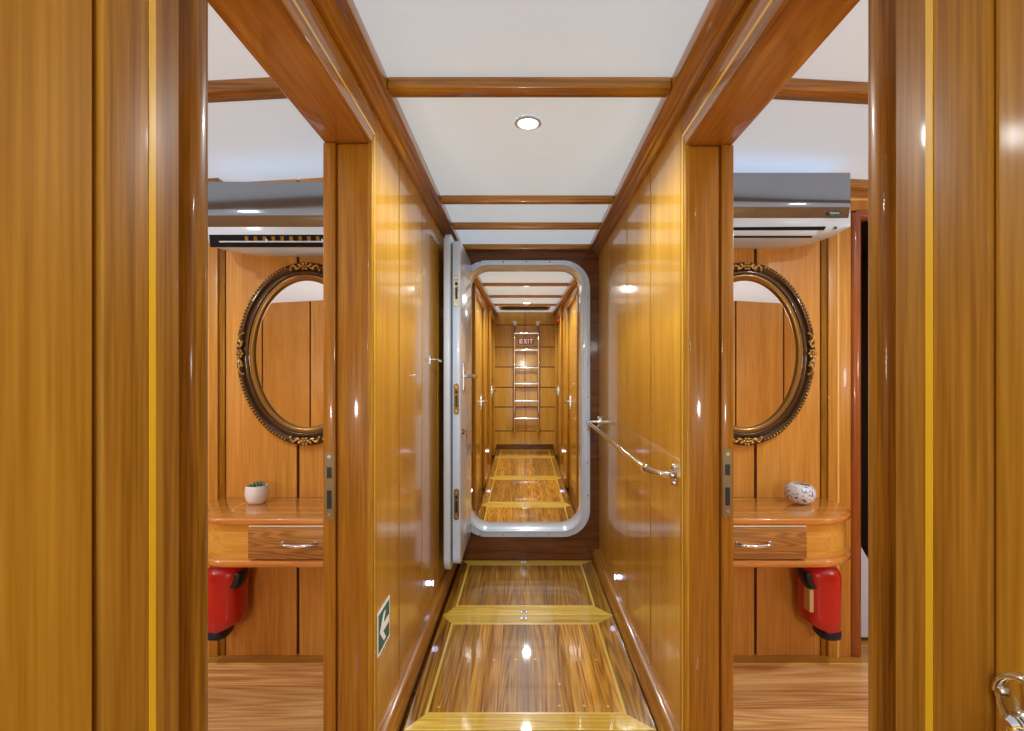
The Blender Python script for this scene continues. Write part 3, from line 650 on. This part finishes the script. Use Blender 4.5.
# ------------------------------------------------------------------ furnishings of the two cabins
def outline(a, e, yf, yb, r, n=14):
    pts = [(a,yb),(a,yf)]
    for i in range(n+1):
        t = -PI/2+PI/2*i/n; pts.append((e-r+r*math.cos(t), yf+r+r*math.sin(t)))
    pts.append((e,yb)); return pts
def desk(s):
    A = WI[s]+TH+.001; E = 1.204; nm = SN[s]
    d = thing('dressing_desk', (s*.9, 1.85, .465), 'small wall-hung wooden desk with one drawer under the %s oval mirror' % nm, 'desk', )
    P = lambda pts: [(s*x, y) for x, y in pts]
    yf, yb = 1.683, YW+.001
    mb = MB(); mb.prism('z', P(outline(A,E,yf,yb,.215)), .611, .633); mb.build('desk_top', M['desk_top'], d, bevel=.008, bseg=3)
    mb = MB(); mb.prism('z', P(outline(A,E-.016,yf+.016,yb,.20)), .4925, .6105); mb.build('apron', M['apron'], d)
    mb = MB(); mb.prism('z', P(outline(A,E,yf,yb,.215)), .466, .492); mb.build('lower_rim', M['desk_top'], d, bevel=.009, bseg=3)
    # inlay line loop on the top
    def loop(q):
        e = E-.15-q; f = yf+.068+q; b_ = yb-.05-q; r = .075-q; pts = [(A,f)]
        for i in range(9): t = -PI/2+PI/2*i/8; pts.append((e-r+r*math.cos(t), f+r+r*math.sin(t)))
        for i in range(9): t = PI/2*i/8; pts.append((e-r+r*math.cos(t), b_-r+r*math.sin(t)))
        pts.append((A,b_)); return P(pts)
    o_, i_ = loop(0), loop(.007)
    mb = MB(); k = len(o_)
    mb.v = [(x,y,.6336) for x, y in o_]+[(x,y,.6336) for x, y in i_]
    for i in range(k-1): mb.face([i,i+1,k+i+1,k+i])
    mb.build('inlay_line', M['inlay_pale'], d)
    # drawer
    xa, xb = A+.012, (.925 if s < 0 else .955)
    mb = MB(); mb.box(s*xa, s*xb, yf-.004, yf+.0155, .497, .602); dr = mb.build('drawer', M['drawer'], d, bevel=.004)
    mb = MB(); mb.box(s*xa, s*xb, yf+.004, yf+.0155, .6035, .6095); mb.build('top_edge_sheen', M['cream'], dr)  # strip of painted highlight: ceiling reflection along the drawer's top edge
    hx = .750 if s < 0 else .772; w = .054; zz = .552
    pts = [(s*(hx-w),yf-.0042,zz),(s*(hx-w),yf-.020,zz),(s*(hx-w*.6),yf-.028,zz-.001),(s*hx,yf-.030,zz-.004),(s*(hx+w*.6),yf-.028,zz-.001),(s*(hx+w),yf-.020,zz),(s*(hx+w),yf-.0042,zz)]
    mb = MB(); mb.tube(pts, [.006,.0065,.0055,.0065,.0055,.0065,.006], 12)
    for q in (-w, w): mb.lathe([(.008,0),(.008,.003),(.006,.005)], (s*(hx+q),yf-.0041,zz), 12, Matrix.Rotation(PI/2,3,'X'))
    mb.build('drawer_pull', M['chrome'], dr, smooth=60)
def oval_mirror(s):
    cx, cz = s*(.861 if s < 0 else .884), CZ+.104; a, b_ = .276, .364
    nm = SN[s]
    m = thing('oval_mirror', (cx, YW, cz-b_), 'oval mirror in a carved bronze and gold frame on the %s cabin wall' % nm, 'mirror')
    def sweep(mb, prof, N=96):
        loops = []
        for q in range(N):
            t = 2*PI*q/N; nx, nz = math.cos(t)/a, math.sin(t)/b_; l = math.hypot(nx,nz); nx /= l; nz /= l
            loops.append([(cx+a*math.cos(t)-nx*u, YW-h, cz+b_*math.sin(t)-nz*u) for u, h in prof])
        mb.loft(loops, closed=True)
    mb = MB(); sweep(mb, [(0,.001),(0,.016),(.006,.024),(.016,.026),(.022,.022),(.028,.016),(.036,.020),(.044,.022),(.050,.016),(.050,.001)]); mb.build('outer_frame', M['bronze'], m, smooth=60)
    mb = MB(); sweep(mb, [(.050,.001),(.050,.017),(.056,.018),(.066,.014),(.072,.009),(.072,.001)]); mb.build('inner_ring', M['goldring'], m, smooth=60)
    mb = MB(); N = 96; mb.v = [(cx+(a-.071)*math.cos(2*PI*q/N), YW-.006, cz+(b_-.071)*math.sin(2*PI*q/N)) for q in range(N)]; mb.face(range(N)); mb.build('glass', M['mirror'], m)
    mb = MB(); N = 104
    # beads evenly spaced around the oval except at the four rosettes
    ts = []; acc = 0; last = None; step = .0135
    for i in range(4000):
        t = 2*PI*i/4000; p = (a*math.cos(t), b_*math.sin(t))
        if last: acc += math.hypot(p[0]-last[0], p[1]-last[1])
        last = p
        if acc >= step: acc = 0; ts.append(t)
    arcs = [MB() for _ in range(4)]
    for t in ts:
        mb = arcs[int(t//(PI/2)) % 4]
        if min(abs(t-k*PI/2) for k in range(5)) < .27: continue
        nx, nz = math.cos(t)/a, math.sin(t)/b_; l = math.hypot(nx,nz)
        mb.sphere((cx+a*math.cos(t)-nx/l*.012, YW-.026, cz+b_*math.sin(t)-nz/l*.012), .0052, 8)
    for mb in arcs: mb.build('bead_molding', M['gold'], m, smooth=80)
    for k in range(4):
        t0 = k*PI/2; mb = MB()
        def pt(t, u, h):
            nx, nz = math.cos(t)/a, math.sin(t)/b_; l = math.hypot(nx,nz)
            return Vector((cx+a*math.cos(t)-nx/l*u, YW-h, cz+b_*math.sin(t)-nz/l*u))
        c = pt(t0, .018, .028)
        mb.sphere(c, .006, 10)
        for q in range(6): mb.sphere(c+Vector((.012*math.cos(q*PI/3), .0, .012*math.sin(q*PI/3))), .0065, 8, sy=.6)
        for sgn in (-1, 1):
            for i in range(4):
                p = pt(t0+sgn*(.085+.05*i), .018+(.007 if i % 2 else -.007), .026); mb.sphere(p, .0078-.0008*i, 8, sy=.6)
            mb.tube([pt(t0+sgn*(.07+.035*i), .018+.009*math.sin(i*1.5), .028) for i in range(6)], [.003,.004,.0045,.004,.003,.001], 8)
        mb.build('rosette', M['gold'], m, smooth=80)
def air_con(s):
    dz = 0 if s > 0 else -.032
    zt, zb_ = 1.845+dz, (1.616 if s > 0 else 1.572); x0, x1 = WI[s]+TH+.004, 1.18; nm = SN[s]
    yb, yf = YW+.001, 1.80
    lab = ('white and silver air conditioner with open louver above the left oval mirror' if s < 0 else 'white and silver air conditioner with closed louver and badge above the right oval mirror')
    u = thing('air_conditioner', (s*.9, 1.9, zb_), lab, 'air conditioner')
    zp = zt-.170
    def sec(x, k):   # k 0..1 pulls the chin up toward the end cheek
        z_b = zb_+(zp-.02-zb_)*k; y_b = yf+.06+.03*k
        return [(s*x,yb,zt),(s*x,yf+.014,zt),(s*x,yf+.004,zt-.006),(s*x,yf+.002,zp-.002),(s*x,yf+.002,zp-.022),
                (s*x,yf+.006,zp-.022-(zp-.022-z_b)*.35),(s*x,yf+.022,zp-.022-(zp-.022-z_b)*.75),(s*x,y_b,z_b),(s*x,yb,z_b+(.008 if s > 0 else .020))]
    mb = MB(); loops = [sec(x0,0), sec(.98,0)]
    for i in range(1,9):
        t = i/8; loops.append(sec(.98+(x1-.98)*math.sin(t*PI/2), 1-math.cos(t*PI/2)))
    mb.loft(loops); mb.build('body', M['ac_white'], u, smooth=35)
    mb = MB(); prof = []
    N = 14
    for i in range(N+1):
        t = i/N; prof.append((yf-.010+.016*max(0,(t-.62)/.38)**2, zt-.003-(zt-.003-zp)*t))
    poly = [(s*0,0)]
    loops = []
    for x in (x0+.001, x1-.008): loops.append([(s*x,y,z) for y, z in prof]+[(s*x,yf+.010,z) for y, z in prof[::-1]])
    mb.loft(loops); mb.build('front_panel', M['ac_panel'], u, smooth=30)
    if s > 0:
        mb = MB(); mb.prism('y', [(x0+.002,zp-.026),(1.092,zp-.022),(1.085,zp-.035),(x0+.002,zp-.037)], yf+.0005, yf+.003); mb.build('air_slot', M['void'], u)
        mb = MB(); mb.prism('x', [(yf-.001,zp-.037),(yf+.005,zp-.034),(yf+.018,zp-.050),(yf+.012,zp-.053)], x0+.002, 1.06); mb.build('louver', M['ac_white'], u, bevel=.002)
        mb = MB(); mb.prism('x', [(yf+.013,zp-.0535),(yf+.019,zp-.0505),(yf+.026,zp-.055),(yf+.020,zp-.058)], x0+.002, 1.05); mb.build('louver_gap', M['black'], u)
        mb = MB(); mb.cyl((1.125,yf-.001,zp-.027),(1.125,yf+.003,zp-.027),.005,12); mb.build('sensor', M['black'], u)
        bx, bz = 1.115, zp+.022
        mb = MB(); yq = yf-.010
        mb.prism('y', [(bx+.024*math.cos(t*PI/12), bz+.0095*math.sin(t*PI/12)) for t in range(24)], yq-.0015, yq+.004); bd = mb.build('badge', M['teal'], u)
        mb = MB(); mb.tube([(bx-.016+.0032*i, yq-.0018, bz+.0035*math.sin(i*1.9)) for i in range(11)], .0009, 6); mb.build('badge_script', M['signwhite'], bd)
    else:
        mb = MB(); mb.prism('x', [(yf-.0005,zp-.020),(yf+.003,zp-.020),(yf+.012,zp-.062),(yf+.006,zp-.062)], -(x0+.002), -1.13); mb.build('air_slot', M['void'], u)
        for i in range(14):
            mb = MB(); xx = x0+.02+i*.032; mb.prism('x', [(yf-.003,zp-.027),(yf+.001,zp-.027),(yf+.002,zp-.042),(yf-.001,zp-.042)], -xx, -(xx+.012)); mb.build('vane', M['bead'], u)
        mb = MB(); mb.prism('x', [(yf-.006,zp-.044),(yf+.002,zp-.044),(yf+.003,zp-.048),(yf-.005,zp-.048)], -(x0+.002), -1.09)
        for xx in (.72,.92): mb.box(-xx,-(xx+.004),yf-.004,yf+.002,zp-.044,zp-.036)
        mb.build('louver', M['ac_white'], u)
def extinguisher(s):
    nm = SN[s]; c = 1.137
    lab = 'red fire extinguisher case with dark base under the %s desk' % nm + (', cream label on its side' if s > 0 else ', beside the doorway edge')
    e = thing('fire_extinguisher', (s*c, 1.93, .12), lab, 'fire extinguisher')
    def loop(cx, hw, hd, z, cy=1.925):
        pts = []
        for q in range(20):
            t = 2*PI*q/20; cc, ss = math.cos(t), math.sin(t)
            f = (abs(cc)**3.2+abs(ss)**3.2)**(-1/3.2)
            pts.append((s*(cx+hw*f*cc), cy+hd*f*ss, z))
        return pts
    mb = MB(); mb.loft([loop(c+.002,.050,.040,.392),loop(c,.062,.052,.384),loop(c,.068,.060,.365),loop(c+.002,.068,.062,.345),loop(c+.002,.067,.062,.21),loop(c+.004,.064,.060,.185),loop(c+.022,.046,.052,.160),loop(c+.032,.035,.048,.146)])
    b_ = mb.build('body', M['red'], e, smooth=50)
    mb = MB(); mb.loft([loop(c+.032,.036,.049,.152),loop(c+.032,.040,.052,.145),loop(c+.032,.039,.050,.124),loop(c+.032,.034,.042,.117)]); mb.build('base_cap', M['navy'], e, smooth=50)
    mb = MB(); mb.loft([loop(c-.064,.014,.030,.375,1.905),loop(c-.064,.017,.034,.368,1.905),loop(c-.062,.017,.034,.345,1.905),loop(c-.050,.020,.030,.322,1.895),loop(c-.050,.016,.026,.318,1.895)]); mb.build('clip', M['black'], e, smooth=50)
    mb = MB(); mb.box(s*(c+.066),s*(c+.074),1.93,1.97,.325,.35); mb.box(s*(c-.02),s*(c+.02),1.985,1.9995,.2,.36); mb.build('wall_bracket', M['black'], e)
    if s > 0:
        mb = MB(); mb.box(c-.0695, c-.055, 1.8615, 1.90, .235, .318); mb.build('paper_label', M['label'], e)
for s in (-1, 1): desk(s); oval_mirror(s); air_con(s); extinguisher(s)

# pots on the desks
ZT = .6337
x, y = -1.008, 1.895
t = thing('succulent_pot', (x,y,ZT), 'small white ceramic pot with a spiky green succulent on the left desk', 'potted plant')
mb = MB(); mb.lathe([(.024,0),(.030,.002),(.038,.016),(.0425,.036),(.041,.056),(.038,.068),(.035,.068),(.037,.056),(.036,.052)], (x,y,ZT), 36); mb.build('pot', M['pot'], t, smooth=50)
mb = MB(); mb.lathe([(.036,.0525),(.036,.056)], (x,y,ZT), 24); mb.build('soil', M['soil'], t)
mb = MB()
for i in range(16):
    a_ = i*2.4; rr = .006+.016*(i/16); h = .030-.010*(i/16)
    p = Vector((x+rr*math.cos(a_)+.004, y+rr*math.sin(a_), ZT+.055)); q = p+Vector((.012*math.cos(a_)*(i/16), .012*math.sin(a_)*(i/16), h))
    mb.tube([p, (p*.5+q*.5), q], [.004,.0042,.0008], 8)
mb.build('succulent', M['leaf'], t, smooth=70)
x, y = 1.045, 1.895
t = thing('ceramic_pot', (x,y,ZT), 'round white pot with blue speckles on the right desk', 'pot')
tl = Matrix.Rotation(.10,3,'Y')
mb = MB(); mb.lathe([(.030,.003),(.040,.006),(.051,.018),(.0555,.036),(.053,.054),(.044,.068),(.034,.074),(.030,.073),(.033,.066),(.036,.060)], (x,y,ZT), 40, tl); mb.build('bowl', M['speckle'], t, smooth=60)
mb = MB(); mb.lathe([(.0365,.0605),(.035,.064)], (x,y,ZT), 24, tl); mb.build('inside', M['navy'], t)

# ------------------------------------------------------------------ lamps, plus unseen fill points
def fill_point(x, y, z, e, c=(1,.93,.84), r=.04):
    L = bpy.data.lights.new('lamp','POINT'); L.energy = e; L.color = c; L.shadow_soft_size = r
    o = bpy.data.objects.new('lamp', L); col.objects.link(o); o.location = (x,y,z)
def spot(x, y, z, e, ang=150, c=(1,.94,.86), r=.03, blend=.6):
    L = bpy.data.lights.new('lamp','SPOT'); L.energy = e; L.color = c; L.shadow_soft_size = r; L.spot_size = math.radians(ang); L.spot_blend = blend
    o = bpy.data.objects.new('lamp', L); col.objects.link(o); o.location = (x,y,z)
COOL = (.96,1,.98)
spot(.016, 1.59, ZC-.03, 27, 165, COOL)
for s in (-1, 1):
    spot(s*1.35, 1.10, ZC-.04, 48, 165, COOL)
    fill_point(s*2.3, .9, 1.2, 13, COOL, r=.08)  # added fill with no fixture, brightens the wall seen in the mirror
    fill_point(s*.9, -.3, 1.0, 20, COOL, r=.05)  # added fill with no fixture, low and out of view to lift the ceilings
fill_point(0, -.75, 1.55, 17, COOL, r=.05)  # unseen fill added behind the camera to brighten the near panels
spot(.03, 4.25, cz2(4.25)-.03, 38, 165, COOL)
spot(.04, 5.58, cz2(5.58)-.03, 38, 165, COOL)

w = bpy.data.worlds.new('world'); sc.world = w; w.use_nodes = True
w.node_tree.nodes['Background'].inputs['Color'].default_value = (1,.98,.92,1)
w.node_tree.nodes['Background'].inputs['Strength'].default_value = 2.0
sc.view_settings.view_transform = 'Standard'
sc.view_settings.look = 'None'
sc.view_settings.exposure = 0
sc.cycles.max_bounces = 10
sc.cycles.diffuse_bounces = 6
sc.cycles.glossy_bounces = 5
